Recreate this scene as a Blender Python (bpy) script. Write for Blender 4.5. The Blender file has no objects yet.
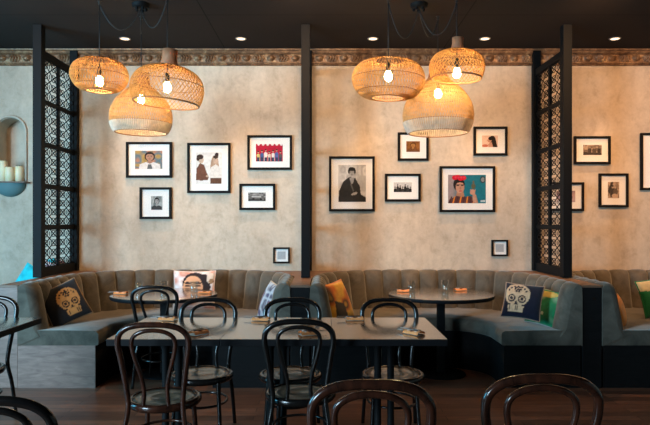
import bpy, math, random
from mathutils import Vector, Matrix
random.seed(7)
R = math.radians
PI = math.pi
S = bpy.context.scene
COL = S.collection

# ------------------------------------------------------------------ camera frame
F, CX, HY, EYE = 610.0, 325.0, 222.0, 1.42
def D(pm): return F / pm                      # distance at which one metre spans pm pixels
def PX(px, d): return (px - CX) * d / F
def PZ(py, d): return EYE - (py - HY) * d / F
WALL = D(90.0)
CEIL = 3.325
FRONT = D(117.0)                              # front of the booths

# ------------------------------------------------------------------ object helpers
def tag(o, label=None, cat=None, group=None, kind=None):
    if label: o['label'] = label
    if cat: o['category'] = cat
    if group: o['group'] = group
    if kind: o['kind'] = kind
    return o
def thing(name, label, cat, loc=(0, 0, 0), rz=0.0, group=None):
    o = bpy.data.objects.new(name, None)
    o.empty_display_size = .05
    COL.objects.link(o)
    o.location = loc
    o.rotation_euler = (0, 0, rz)
    return tag(o, label, cat, group)
def copy_tree(o, parent=None):
    c = o.copy()
    COL.objects.link(c)
    if parent is not None: c.parent = parent
    for ch in list(o.children): copy_tree(ch, c)
    return c

class MB:
    def __init__(s): s.v, s.f, s.m, s.sm, s.c = [], [], [], [], None
    def add(s, verts, faces, mi=0, smooth=False):
        b = len(s.v)
        s.v += [tuple(p) for p in verts]
        for f in faces:
            s.f.append(tuple(b + i for i in f)); s.m.append(mi); s.sm.append(smooth)
    def box(s, x0, x1, y0, y1, z0, z1, mi=0):
        s.add([(x0,y0,z0),(x1,y0,z0),(x1,y1,z0),(x0,y1,z0),(x0,y0,z1),(x1,y0,z1),(x1,y1,z1),(x0,y1,z1)],
              [(0,3,2,1),(4,5,6,7),(0,1,5,4),(1,2,6,5),(2,3,7,6),(3,0,4,7)], mi)
    def tube(s, pts, rad, n=8, mi=0, closed=False, caps=True, flat=1.0):
        pts = [Vector(p) for p in pts]
        N = len(pts)
        rr = rad if callable(rad) else (lambda t: rad)
        T = []
        for i in range(N):
            a = pts[i-1] if (i > 0 or closed) else pts[i]
            b = pts[(i+1) % N] if (i < N-1 or closed) else pts[i]
            T.append((b - a).normalized())
        up = Vector((0, 0, 1)) if abs(T[0].z) < .9 else Vector((0, 1, 0))
        nrm = (up - T[0]*up.dot(T[0])).normalized()
        verts = []
        for i in range(N):
            nrm = (nrm - T[i]*nrm.dot(T[i]))
            nrm = nrm.normalized() if nrm.length > 1e-6 else T[i].orthogonal().normalized()
            bi = T[i].cross(nrm)
            r = rr(i / max(1, N-1))
            for k in range(n):
                a = 2*PI*k/n
                verts.append(pts[i] + nrm*(r*math.cos(a)*flat) + bi*(r*math.sin(a)))
        faces = []
        for i in range(N if closed else N-1):
            j = (i+1) % N
            for k in range(n):
                k2 = (k+1) % n
                faces.append((i*n+k, i*n+k2, j*n+k2, j*n+k))
        if caps and not closed:
            faces.append(tuple(range(n))[::-1]); faces.append(tuple((N-1)*n+k for k in range(n)))
        s.add(verts, faces, mi, True)
    def lathe(s, prof, n=32, c=(0,0,0), mi=0, smooth=True, cap0=False, cap1=False):
        verts = []
        for (r, z) in prof:
            for k in range(n):
                a = 2*PI*k/n
                verts.append((c[0]+r*math.cos(a), c[1]+r*math.sin(a), c[2]+z))
        faces = []
        for i in range(len(prof)-1):
            for k in range(n):
                k2 = (k+1) % n
                faces.append((i*n+k, i*n+k2, (i+1)*n+k2, (i+1)*n+k))
        if cap0: faces.append(tuple(range(n))[::-1])
        if cap1: faces.append(tuple((len(prof)-1)*n+k for k in range(n)))
        s.add(verts, faces, mi, smooth)
    def build(s, name, mats, parent=None, bevel=0.0, seg=2):
        me = bpy.data.meshes.new(name)
        me.from_pydata(s.v, [], s.f)
        if not isinstance(mats, (list, tuple)): mats = [mats]
        for m in mats: me.materials.append(m)
        me.polygons.foreach_set('material_index', s.m)
        me.polygons.foreach_set('use_smooth', s.sm)
        if s.c is not None:
            at = me.color_attributes.new('Paint', 'FLOAT_COLOR', 'POINT')
            flat = []
            for c in s.c: flat += [c[0], c[1], c[2], 1.0]
            at.data.foreach_set('color', flat)
        me.update()
        o = bpy.data.objects.new(name, me)
        COL.objects.link(o)
        if parent is not None: o.parent = parent
        if bevel > 0:
            b = o.modifiers.new('edge', 'BEVEL')
            b.width = bevel; b.segments = seg; b.limit_method = 'ANGLE'; b.angle_limit = R(40)
        return o

def catmull(pts, n=6, closed=False):
    pts = [Vector(p) for p in pts]
    out = []
    N = len(pts)
    for i in range(N if closed else N-1):
        p1, p2 = pts[i], pts[(i+1) % N]
        p0 = pts[i-1] if (i > 0 or closed) else p1*2 - p2
        p3 = pts[(i+2) % N] if (i+2 < N or closed) else p2*2 - p1
        for k in range(n):
            t = k / n
            out.append(.5*((2*p1) + (p2-p0)*t + (2*p0-5*p1+4*p2-p3)*t*t + (3*p1-p0-3*p2+p3)*t**3))
    if not closed: out.append(pts[-1])
    return out

# ------------------------------------------------------------------ materials
def mat(name, color, rough=.5, metal=0.0, **kw):
    m = bpy.data.materials.new(name); m.use_nodes = True
    b = m.node_tree.nodes['Principled BSDF']
    b.inputs['Base Color'].default_value = (*color, 1)
    b.inputs['Roughness'].default_value = rough
    b.inputs['Metallic'].default_value = metal
    for k, v in kw.items(): b.inputs[k].default_value = v
    return m
def nd(m, t, **kw):
    n = m.node_tree.nodes.new(t)
    for k, v in kw.items(): setattr(n, k, v)
    return n
def lk(m, a, b): m.node_tree.links.new(a, b)
def bsdf(m): return m.node_tree.nodes['Principled BSDF']
def coords(m, scale=(1,1,1), rot=(0,0,0)):
    tc = nd(m, 'ShaderNodeTexCoord'); mp = nd(m, 'ShaderNodeMapping')
    mp.inputs['Scale'].default_value = scale
    mp.inputs['Rotation'].default_value = rot
    lk(m, tc.outputs['Object'], mp.inputs['Vector'])
    return mp.outputs['Vector']
def noise(m, vec, scale, detail=4, rough=.55, dist=0):
    n = nd(m, 'ShaderNodeTexNoise')
    n.inputs['Scale'].default_value = scale; n.inputs['Detail'].default_value = detail
    n.inputs['Roughness'].default_value = rough; n.inputs['Distortion'].default_value = dist
    lk(m, vec, n.inputs['Vector'])
    return n.outputs['Fac']
def ramp(m, fac, stops):
    r = nd(m, 'ShaderNodeValToRGB')
    e = r.color_ramp.elements
    while len(e) < len(stops): e.new(.5)
    for i, (p, c) in enumerate(stops):
        e[i].position = p; e[i].color = (*c, 1)
    lk(m, fac, r.inputs['Fac'])
    return r.outputs['Color']
def mix(m, a, b, fac, mode='MIX'):
    n = nd(m, 'ShaderNodeMix', data_type='RGBA', blend_type=mode)
    if isinstance(fac, (int, float)): n.inputs[0].default_value = fac
    else: lk(m, fac, n.inputs[0])
    for sock, v in ((n.inputs[6], a), (n.inputs[7], b)):
        if isinstance(v, tuple): sock.default_value = (*v, 1)
        else: lk(m, v, sock)
    return n.outputs[2]
def bump(m, h, strength=.3, dist=.01):
    b = nd(m, 'ShaderNodeBump')
    b.inputs['Strength'].default_value = strength; b.inputs['Distance'].default_value = dist
    lk(m, h, b.inputs['Height']); lk(m, b.outputs['Normal'], bsdf(m).inputs['Normal'])

def m_plaster():
    m = mat('plaster', (.5,.42,.34), .75)
    v = coords(m)
    vs = coords(m, (1.5, 1, .42))
    c = ramp(m, noise(m, v, 1.1, 4, .5, .3), [(.3,(.54,.445,.345)),(.7,(.70,.595,.475))])
    bl = ramp(m, noise(m, coords(m, (1, 1, .8)), 6.5, 8, .72, .3), [(.32,(.70,.67,.63)),(.5,(.95,.94,.93)),(.7,(1.08,1.07,1.06))])
    c = mix(m, c, bl, .8, 'MULTIPLY')
    st = ramp(m, noise(m, vs, 5.0, 4, .55, .4), [(.3,(.80,.77,.73)),(.65,(1,1,1))])
    c = mix(m, c, st, .55, 'MULTIPLY')
    fine = ramp(m, noise(m, v, 28, 6, .7), [(.3,(.86,.84,.82)),(.6,(1,1,1))])
    c = mix(m, c, fine, .6, 'MULTIPLY')
    lk(m, c, bsdf(m).inputs['Base Color'])
    bump(m, noise(m, v, 9, 8, .7), .25, .012)
    return m
def m_floor():
    m = mat('floorboards', (.06,.035,.025), .34, **{'Specular IOR Level': .25})
    v = coords(m)
    br = nd(m, 'ShaderNodeTexBrick')
    br.offset = .37
    br.inputs['Scale'].default_value = 1.0
    br.inputs['Brick Width'].default_value = 1.4; br.inputs['Row Height'].default_value = .095
    br.inputs['Mortar Size'].default_value = .0025
    br.inputs['Color1'].default_value = (.21,.095,.058,1); br.inputs['Color2'].default_value = (.095,.046,.030,1)
    br.inputs['Mortar'].default_value = (.008,.005,.004,1)
    lk(m, v, br.inputs['Vector'])
    g = ramp(m, noise(m, coords(m, (1.2, 14, 1)), 3.5, 8, .65, .4), [(.3,(.45,.42,.40)),(.7,(1.35,1.25,1.2))])
    lk(m, mix(m, br.outputs['Color'], g, .85, 'MULTIPLY'), bsdf(m).inputs['Base Color'])
    bump(m, br.outputs['Fac'], -.2, .004)
    return m
def m_ceiling():
    m = mat('ceiling_paint', (.034,.027,.024), .9, **{'Specular IOR Level': .08})
    tc = nd(m, 'ShaderNodeTexCoord'); sep = nd(m, 'ShaderNodeSeparateXYZ')
    lk(m, tc.outputs['Object'], sep.inputs[0])
    def line(sock, off, per):
        a = nd(m, 'ShaderNodeMath', operation='ADD'); a.inputs[1].default_value = -off + 50*per + per/2
        lk(m, sock, a.inputs[0])
        b = nd(m, 'ShaderNodeMath', operation='MODULO'); b.inputs[1].default_value = per; lk(m, a.outputs[0], b.inputs[0])
        c = nd(m, 'ShaderNodeMath', operation='COMPARE'); c.inputs[1].default_value = per/2; c.inputs[2].default_value = .006
        lk(m, b.outputs[0], c.inputs[0]); return c.outputs[0]
    l1 = line(sep.outputs['X'], -1.1, 2.4); l2 = line(sep.outputs['Y'], D(108.7), 1.2)
    mx = nd(m, 'ShaderNodeMath', operation='MAXIMUM'); lk(m, l1, mx.inputs[0]); lk(m, l2, mx.inputs[1])
    lk(m, mix(m, (.034,.027,.024), (.016,.013,.012), mx.outputs[0]), bsdf(m).inputs['Base Color'])
    return m
def m_velvet():
    m = mat('velvet', (.18,.155,.125), .85)
    v = coords(m)
    c = ramp(m, noise(m, v, 5, 6, .65, .8), [(.3,(.050,.042,.032)),(.7,(.132,.112,.086))])
    lk(m, c, bsdf(m).inputs['Base Color'])
    b = bsdf(m)
    b.inputs['Sheen Weight'].default_value = .45; b.inputs['Sheen Roughness'].default_value = .4
    b.inputs['Sheen Tint'].default_value = (.8,.8,.75,1)
    b.inputs['Specular IOR Level'].default_value = .2
    bump(m, noise(m, v, 60, 4), .1, .003)
    return m
def m_wood(name, dark, light, rough=.45, scale=(2, 14, 14), coat=0, spec=.5):
    m = mat(name, dark, rough)
    g = noise(m, coords(m, scale), 3, 8, .62, 1.2)
    lk(m, ramp(m, g, [(.3, dark), (.7, light)]), bsdf(m).inputs['Base Color'])
    bsdf(m).inputs['Coat Weight'].default_value = coat
    bsdf(m).inputs['Specular IOR Level'].default_value = spec
    if name == 'black_stained_plywood': bsdf(m).inputs['Specular IOR Level'].default_value = .1
    bsdf(m).inputs['Coat Roughness'].default_value = .12
    return m
def m_gilt():
    m = mat('gilded_plaster', (.3,.2,.1), .5, .35)
    v = coords(m)
    c = ramp(m, noise(m, v, 14, 6, .7, .5), [(.3,(.07,.035,.02)),(.55,(.24,.135,.07)),(.75,(.5,.36,.2))])
    lk(m, c, bsdf(m).inputs['Base Color'])
    return m
def m_rattan(name, c, tw):
    m = bpy.data.materials.new(name); m.use_nodes = True
    nt = m.node_tree; nt.nodes.remove(bsdf(m)); out = nt.nodes['Material Output']
    d = nd(m, 'ShaderNodeBsdfDiffuse'); t = nd(m, 'ShaderNodeBsdfTranslucent'); mx = nd(m, 'ShaderNodeMixShader')
    cc = ramp(m, noise(m, coords(m), 22, 4), [(.3, tuple(x*.72 for x in c)), (.7, c)])
    lk(m, cc, d.inputs['Color']); lk(m, cc, t.inputs['Color'])
    mx.inputs[0].default_value = tw
    lk(m, d.outputs[0], mx.inputs[1]); lk(m, t.outputs[0], mx.inputs[2]); lk(m, mx.outputs[0], out.inputs['Surface'])
    return m
def m_emit(name, c, s):
    m = mat(name, c, .3)
    bsdf(m).inputs['Emission Color'].default_value = (*c, 1)
    bsdf(m).inputs['Emission Strength'].default_value = s
    return m
def m_pane(name, lo=.0, tint=(1,1,1), rough=.02):
    m = bpy.data.materials.new(name); m.use_nodes = True
    nt = m.node_tree; nt.nodes.remove(bsdf(m)); out = nt.nodes['Material Output']
    t = nd(m, 'ShaderNodeBsdfTransparent'); g = nd(m, 'ShaderNodeBsdfGlossy'); fr = nd(m, 'ShaderNodeFresnel'); mx = nd(m, 'ShaderNodeMixShader')
    t.inputs['Color'].default_value = (*tint, 1); g.inputs['Roughness'].default_value = rough
    fr.inputs['IOR'].default_value = 1.45
    ge = nd(m, 'ShaderNodeNewGeometry'); inv = nd(m, 'ShaderNodeMath', operation='SUBTRACT'); inv.inputs[0].default_value = 1
    mu = nd(m, 'ShaderNodeMath', operation='MULTIPLY'); ad = nd(m, 'ShaderNodeMath', operation='ADD'); ad.inputs[1].default_value = lo
    lk(m, ge.outputs['Backfacing'], inv.inputs[1]); lk(m, fr.outputs[0], mu.inputs[0]); lk(m, inv.outputs[0], mu.inputs[1])
    lk(m, mu.outputs[0], ad.inputs[0]); lk(m, ad.outputs[0], mx.inputs[0]); lk(m, t.outputs[0], mx.inputs[1]); lk(m, g.outputs[0], mx.inputs[2])
    lk(m, mx.outputs[0], out.inputs['Surface'])
    return m
def m_paint(name, rough, sheen=0):
    m = mat(name, (1,1,1), rough)
    a = nd(m, 'ShaderNodeAttribute'); a.attribute_name = 'Paint'
    lk(m, a.outputs['Color'], bsdf(m).inputs['Base Color'])
    bsdf(m).inputs['Sheen Weight'].default_value = sheen
    bsdf(m).inputs['Specular IOR Level'].default_value = .08
    return m

M = dict(
    plaster=m_plaster(), floor=m_floor(), ceiling=m_ceiling(), velvet=m_velvet(), gilt=m_gilt(),
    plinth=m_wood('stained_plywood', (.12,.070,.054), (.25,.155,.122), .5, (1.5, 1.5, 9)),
    darkplinth=m_wood('black_stained_plywood', (.005,.005,.005), (.009,.008,.008), .7, (1.5, 1.5, 9)),
    ledge=m_wood('ledge_wood', (.10,.05,.03), (.2,.11,.065), .5, (1.5, 9, 9)),
    bent=m_wood('bentwood', (.010,.0042,.003), (.062,.018,.009), .2, (6, 6, 2), .12, .32),
    bentblack=m_wood('black_bentwood', (.004,.0035,.0035), (.009,.007,.006), .2, (6, 6, 2), .12, .32),
    seat=m_wood('seat_veneer', (.09,.06,.037), (.15,.097,.058), .32, (3, 12, 3), .4),
    top=m_wood('tabletop_laminate', (.062,.047,.036), (.078,.060,.047), .16, (2, 10, 2), .8),
    black=mat('black_metal', (.005,.0055,.006), .6, .0, **{'Specular IOR Level': .12}),
    edge=mat('black_edge', (.006,.006,.007), .5, **{'Specular IOR Level': .15}),
    ebony=mat('black_frame', (.007,.006,.006), .6, **{'Specular IOR Level': .1}),
    mount=mat('mat_board', (.86,.83,.79), .9, **{'Specular IOR Level': .05}),
    glass=m_pane('picture_glass'),
    tumbler=m_pane('tumbler_glass', .07, (.93,.96,.97)),
    rattan=m_rattan('rattan', (.80,.47,.17), .45),
    rattan2=m_rattan('rattan_pale', (.86,.56,.26), .45),
    cordband=m_rattan('white_cord', (.90,.78,.64), .4),
    rim=mat('rattan_rim', (.34,.15,.05), .6),
    cap=m_wood('turned_wood', (.34,.13,.06), (.52,.22,.11), .5, (8, 8, 2)),
    bulb=m_emit('bulb_glow', (1, .70, .34), 230),
    downlight=m_emit('downlight_glow', (1, .72, .46), 2.2),
    cable=mat('cable', (.012,.011,.011), .6),
    teal=mat('teal_plaster', (.10,.20,.21), .7),
    wax=mat('candle_wax', (.92,.76,.50), .5, **{'Subsurface Weight': .25, 'Subsurface Radius': (.03,.02,.01)}),
    steel=mat('cutlery_steel', (.16,.14,.13), .3, 1.0),
    paint=m_paint('printed_paper', .6), fabric=m_paint('printed_fabric', .85, .3),
    white=mat('downlight_trim', (.25,.24,.23), .5),
)

# ------------------------------------------------------------------ painted pattern helper (prints, cushions, napkins)
def hash2(i, j):
    x = math.sin(i*127.1 + j*311.7) * 43758.5453
    return x - math.floor(x)
def vnoise(x, y):
    i, j = math.floor(x), math.floor(y); a, b = x-i, y-j
    a, b = a*a*(3-2*a), b*b*(3-2*b)
    return (hash2(i,j)*(1-a)+hash2(i+1,j)*a)*(1-b) + (hash2(i,j+1)*(1-a)+hash2(i+1,j+1)*a)*b
def inside(poly, x, y):
    r = False; n = len(poly); j = n-1
    for i in range(n):
        xi, yi = poly[i]; xj, yj = poly[j]
        if (yi > y) != (yj > y) and x < (xj-xi)*(y-yi)/(yj-yi)+xi: r = not r
        j = i
    return r
def E(cx, cy, rx, ry, c, rot=0): return ('e', cx, cy, rx, ry, c, math.cos(R(rot)), math.sin(R(rot)))
def P(poly, c): return ('p', poly, c)
def painter(bg, shapes, grain=.12, ns=6):
    """colour over the unit square, u right and v up, later shapes on top"""
    def f(u, v):
        c = bg(u, v) if callable(bg) else bg
        for s in shapes:
            if s[0] == 'e':
                dx, dy = u-s[1], v-s[2]
                a = (dx*s[6]+dy*s[7])/s[3]; b = (-dx*s[7]+dy*s[6])/s[4]
                if a*a+b*b < 1: c = s[5]
            elif inside(s[1], u, v): c = s[2]
        k = 1 + grain*(vnoise(u*ns*3, v*ns*3)-.5)*2
        return (c[0]*k, c[1]*k, c[2]*k)
    return f
def lerp(a, b, t): return tuple(x+(y-x)*t for x, y in zip(a, b))
def blotch(cols, n=4, seed=0):
    def f(u, v):
        t = vnoise(u*n+seed*7.3, v*n+seed*3.1)*(len(cols)-1)*.999
        i = int(t); return lerp(cols[i], cols[i+1], t-i)
    return f
def bust(cx, cy, s, skin, hair, dress, asp=1.0, look=0):
    """head and shoulders of a person; s is the head height"""
    w = s*.40*asp; h = s*.5
    dk = tuple(x*.35 for x in skin)
    return [E(cx, cy+h*.12, w*1.35, h*1.22, hair),
            P([(cx-w*.45,cy-h*.6),(cx+w*.45,cy-h*.6),(cx+w*.55,cy-h*1.7),(cx-w*.55,cy-h*1.7)], tuple(x*.85 for x in skin)),
            P([(cx-w*2.9,cy-h*4),(cx-w*2.6,cy-h*1.9),(cx-w*1.0,cy-h*1.35),(cx,cy-h*1.75),(cx+w*1.0,cy-h*1.35),(cx+w*2.6,cy-h*1.9),(cx+w*2.9,cy-h*4)], dress),
            E(cx+look*w*.2, cy, w, h, skin),
            P([(cx-w*1.05,cy+h*.35),(cx-w*.9,cy+h*1.15),(cx+w*.9,cy+h*1.15),(cx+w*1.05,cy+h*.35),(cx+w*.5,cy+h*.72),(cx-w*.5,cy+h*.72)], hair),
            E(cx-w*.42+look*w*.3, cy+h*.1, w*.2, h*.07, dk), E(cx+w*.42+look*w*.3, cy+h*.1, w*.2, h*.07, dk),
            E(cx-w*.42+look*w*.3, cy+h*.27, w*.28, h*.05, hair), E(cx+w*.42+look*w*.3, cy+h*.27, w*.28, h*.05, hair),
            E(cx+look*w*.35, cy-h*.2, w*.12, h*.13, tuple(x*.75 for x in skin)),
            E(cx+look*w*.3, cy-h*.5, w*.33, h*.09, (skin[0]*.75, skin[1]*.35, skin[2]*.33))]
def painted_rect(mb, x0, x1, z0, z1, y, f, nx, nz):
    """rectangle facing -Y carrying the pattern f"""
    vs = []
    if mb.c is None: mb.c = [(0,0,0)]*len(mb.v)
    for j in range(nz+1):
        for i in range(nx+1):
            u, v = i/nx, j/nz
            vs.append((x0+(x1-x0)*u, y, z0+(z1-z0)*v)); mb.c.append(f(min(max(u,.001),.999), min(max(v,.001),.999)))
    fs = []
    for j in range(nz):
        for i in range(nx):
            a = j*(nx+1)+i
            fs.append((a, a+1, a+nx+2, a+nx+1))
    mb.add(vs, fs, 0)

# ------------------------------------------------------------------ the room
XL, XR, YF = -5.2, 5.4, -2.2
def struct(mb, name, m, label=None, **kw):
    return tag(mb.build(name, m, **kw), label, kind='structure')
b = MB(); b.box(XL-2.8, XR+.1, YF, WALL+.5, -.1, 0); struct(b, 'floor', M['floor'])
b = MB(); b.box(XL-2.8, XR+.1, YF, WALL+.5, CEIL, CEIL+.1); struct(b, 'ceiling', M['ceiling'])
# back wall with the opening of the candle niche
NX, NR = PX(10.6, WALL), 14.2/90.0
NZ0, NZS = PZ(182, WALL), PZ(132, WALL)
import bmesh
def niche_loop(r, z0):
    pts = [(NX-r, z0), (NX+r, z0)]
    for k in range(25):
        a = PI*k/24
        pts.append((NX+r*math.cos(a), NZS+r*math.sin(a)))
    return pts
bm = bmesh.new()
def loop(pts):
    vs = [bm.verts.new((x, WALL, z)) for x, z in pts]
    for i in range(len(vs)): bm.edges.new((vs[i], vs[(i+1) % len(vs)]))
loop([(XL,0),(XR,0),(XR,CEIL),(XL,CEIL)])
loop(niche_loop(NR, NZ0))
bmesh.ops.triangle_fill(bm, use_beauty=True, edges=bm.edges[:])
for fa in bm.faces:
    if fa.normal.y > 0: fa.normal_flip()
me = bpy.data.meshes.new('wall_back'); bm.to_mesh(me); bm.free()
me.materials.append(M['plaster'])
o = bpy.data.objects.new('wall_back', me); COL.objects.link(o); tag(o, kind='structure')
b = MB()                                       # the hollow of the niche
lp = niche_loop(NR, NZ0); n = len(lp); dep = .22
b.add([(x, WALL, z) for x, z in lp]+[(x, WALL+dep, z) for x, z in lp],
      [(i, i+n, (i+1) % n+n, (i+1) % n) for i in range(n)]+[tuple(range(n, 2*n))])
struct(b, 'wall_niche', M['plaster'])
# left wall with its window opening (out of the frame, the daylight comes through it)
WY0, WY1, WZ0, WZ1 = 2.2, 4.4, .75, 2.75
b = MB()
b.box(XL-.1, XL, 1.4, WY0, 0, CEIL); b.box(XL-.1, XL, WY1, WALL+.1, 0, CEIL)
b.box(XL-.1, XL, WY0, WY1, 0, WZ0); b.box(XL-.1, XL, WY0, WY1, WZ1, CEIL)
struct(b, 'wall_left', M['plaster'])
b = MB()
for y in (WY0, WY1-.06): b.box(XL-.09, XL+.01, y, y+.06, WZ0, WZ1)
for z in (WZ0, WZ1-.06): b.box(XL-.09, XL+.01, WY0+.06, WY1-.06, z, z+.06)
struct(b, 'window_1', M['black'])
b = MB(); b.box(XR, XR+.1, YF, WALL+.1, 0, CEIL); struct(b, 'wall_right', M['plaster'])

# gilded cornice with a band of leaf ornament
def cornice():
    b = MB()
    z0, z1 = PZ(66.0, WALL), CEIL
    H = z1 - z0
    prof = [(.0,.0),(.018,.0),(.026,.05),(.022,.10),(.034,.13),(.034,.18),(.020,.20),(.018,.24)]
    up = [(.018,.70),(.034,.74),(.05,.80),(.05,.86),(.062,.88),(.075,.94),(.078,1.0),(.0,1.0)]
    def strip(pr, x0, x1):
        vs = [(x0, WALL-d, z0+h*H) for d, h in pr]+[(x1, WALL-d, z0+h*H) for d, h in pr]
        k = len(pr)
        b.add(vs, [(i, i+1, k+i+1, k+i) for i in range(k-1)], 0, False)
    strip(prof, XL, XR); strip(up, XL, XR)
    n = 1500; m = 12
    vs = []
    for i in range(n+1):
        x = XL+.01 + (XR-XL-.02)*i/n
        for j in range(m+1):
            t = j/m; h = .24+.46*t
            ph = (x % .27)/.27
            leaf = max(0, 1-((ph-.27)/.24)**2-((t-.5)/.55)**2)
            lob = .55+.45*math.cos((ph-.27)*58 + abs(t-.5)*9)
            egg = max(0, 1-((ph-.77)/.15)**2-((t-.5)/.42)**2)
            curl = max(0, math.sin(ph*2*PI*4+t*7)) * .25 * max(0, 1-abs(t-.5)*2)
            dd = .018 + .040*math.sqrt(leaf)*lob + .036*math.sqrt(egg) + .014*curl
            vs.append((x, WALL-dd, z0+h*H))
    b.add(vs, [(i*(m+1)+j, (i+1)*(m+1)+j, (i+1)*(m+1)+j+1, i*(m+1)+j+1) for i in range(n) for j in range(m)], 0, True)
    struct(b, 'trim_1', M['gilt'])
cornice()

# niche moulding and shelf, candles on it
t = thing('niche_shelf', 'arched plaster niche surround with small shelf on half-round teal bracket', 'shelf', (NX, WALL, NZ0))
b = MB()
pts = [(NR+.018, 0, 0)]+[((NR+.018)*math.cos(PI*k/30), 0, NZS-NZ0+(NR+.018)*math.sin(PI*k/30)) for k in range(31)]+[(-(NR+.018), 0, 0)]
b.tube([(x, -.008, z) for x, y, z in pts], .013, 8); b.build('arch_moulding', M['plaster'], t)
b = MB(); b.box(-.215, .215, -.12, .13, -.016, .0); b.build('shelf_board', M['ledge'], t, .004)
b = MB()
ns, nt = 20, 8
vs = []
for j in range(nt+1):
    a = PI/2*j/nt
    for i in range(ns+1):
        p = PI*i/ns
        vs.append((.175*math.cos(p)*math.cos(a) if j < nt else 0, -.10*math.sin(p)*math.cos(a), -.016-.15*math.sin(a)))
b.add(vs, [(j*(ns+1)+i, (j+1)*(ns+1)+i, (j+1)*(ns+1)+i+1, j*(ns+1)+i+1) for j in range(nt) for i in range(ns)], 0, True)
tag(b.build('bracket', M['teal'], t), 'half-round teal bracket')
for px, py, w, lab in ((4.5, 161, 7.5, 'tall cream pillar candle, tallest on the niche shelf'),
                       (12.5, 167.5, 9.0, 'short cream pillar candle in the middle of the niche shelf'),
                       (20.5, 166.5, 8.0, 'short cream pillar candle at the right end of the niche shelf')):
    h = (182-py)/90; r = w/180
    c = thing('pillar_candle', lab, 'candle', (PX(px, WALL), WALL-.02-(.03 if px == 12.5 else 0), NZ0+.0005), 0, 'candles in the wall niche')
    b = MB(); b.lathe([(0,0),(r,0),(r,h-.006),(r-.006,h),(r*.6,h-.006),(0,h-.008)], 20); b.build('wax', M['wax'], c)
    b = MB(); b.tube([(0,0,h-.01),(.001,0,h+.012)], .0015, 5); b.build('wick', M['cable'], c)

# ------------------------------------------------------------------ lattice screens
SX = (-2.770, -.187, 2.335)
SY0, SY1 = D(104.0), WALL
SZ0, SZT = .885, 3.10
def screen_parts():
    w2 = .042; L = SY1-SY0
    fr = MB()
    fr.box(-.02, .02, .09, L-.065, SZ0, SZ0+.085)
    fr.box(-.02, .02, .09, L-.065, SZT-.07, SZT)
    mid = (L+.02)/2
    fr.box(-.012, .012, mid-.02, mid+.02, SZ0+.085, SZT-.07)
    zs = [SZ0+.085, 1.367, 1.775, 2.185, 2.605, SZT-.07]
    for z in zs[1:-1]:
        fr.box(-.011, .011, .09, mid-.02, z-.016, z+.016); fr.box(-.011, .011, mid+.02, L-.065, z-.016, z+.016)
    cols = [(.09, mid-.02), (mid+.02, L-.065)]
    return fr, zs, cols
def fret(w, h):
    """fretwork panel in the YZ plane, origin at its lower near corner"""
    b = MB(); th = .002
    def strip(p, q, wd):
        p, q = Vector(p), Vector(q); d = (q-p).normalized(); nn = Vector((-d.y, d.x))*wd/2
        c = [p+nn, p-nn, q-nn, q+nn]
        b.add([(-th, a.x, a.y) for a in c]+[(th, a.x, a.y) for a in c],
              [(0,1,2,3),(7,6,5,4),(0,4,5,1),(1,5,6,2),(2,6,7,3),(3,7,4,0)])
    nx, ny = 2, 4
    cw, ch = w/nx, h/ny
    for i in range(nx):
        for j in range(ny):
            x, z = i*cw, j*ch
            strip((x, z), (x+cw, z+ch), .011); strip((x, z+ch), (x+cw, z), .011)
            rx, rz = cw*.30, ch*.34                       # oval at each crossing
            pts = [(x+cw/2+rx*math.cos(2*PI*k/10), z+ch/2+rz*math.sin(2*PI*k/10)) for k in range(10)]
            for k in range(10): strip(pts[k], pts[(k+1) % 10], .0075)
    for i in range(nx+1): 
        for j in range(ny):
            x, z = i*cw, j*ch
            if 0 < i < nx: strip((x, z+ch*.28), (x, z+ch*.72), .010)
    strip((0, .004), (w, .004), .012); strip((0, h-.004), (w, h-.004), .012)
    strip((.004, 0), (.004, h), .012); strip((w-.004, 0), (w-.004, h), .012)
    return b
slabels = ('tall black fretwork screen on the left, beside the candle niche', 'tall black fretwork screen in the middle, seen edge-on between the two booths',
           'tall black fretwork screen on the right, beside the round-table booth')
proto = None
for i, x in enumerate(SX):
    if proto is None:
        sc = thing('lattice_screen', slabels[i], 'screen', (x, SY0, 0), 0, 'fretwork screens between the booths'); proto = sc
        L = SY1-SY0
        for y0, y1 in ((0, .09), (L-.065, L-.001)):
            b = MB(); b.box(-.042, .042, y0, y1, SZ0, CEIL-.002); b.build('post', M['black'], sc, .003)
        fr, zs, cols = screen_parts()
        fr.build('frame', M['black'], sc)
        cache = {}
        for k in range(len(zs)-1):
            for (y0, y1) in cols:
                z0 = zs[k]+(.016 if k else 0); z1 = zs[k+1]-(.016 if k < len(zs)-2 else 0)
                o = fret(y1-y0, z1-z0).build('fretwork_panel', M['black'], sc)
                o.location = (0, y0, z0)
    else:
        sc = copy_tree(proto); sc.location = (x, SY0, 0); sc['label'] = slabels[i]

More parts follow.
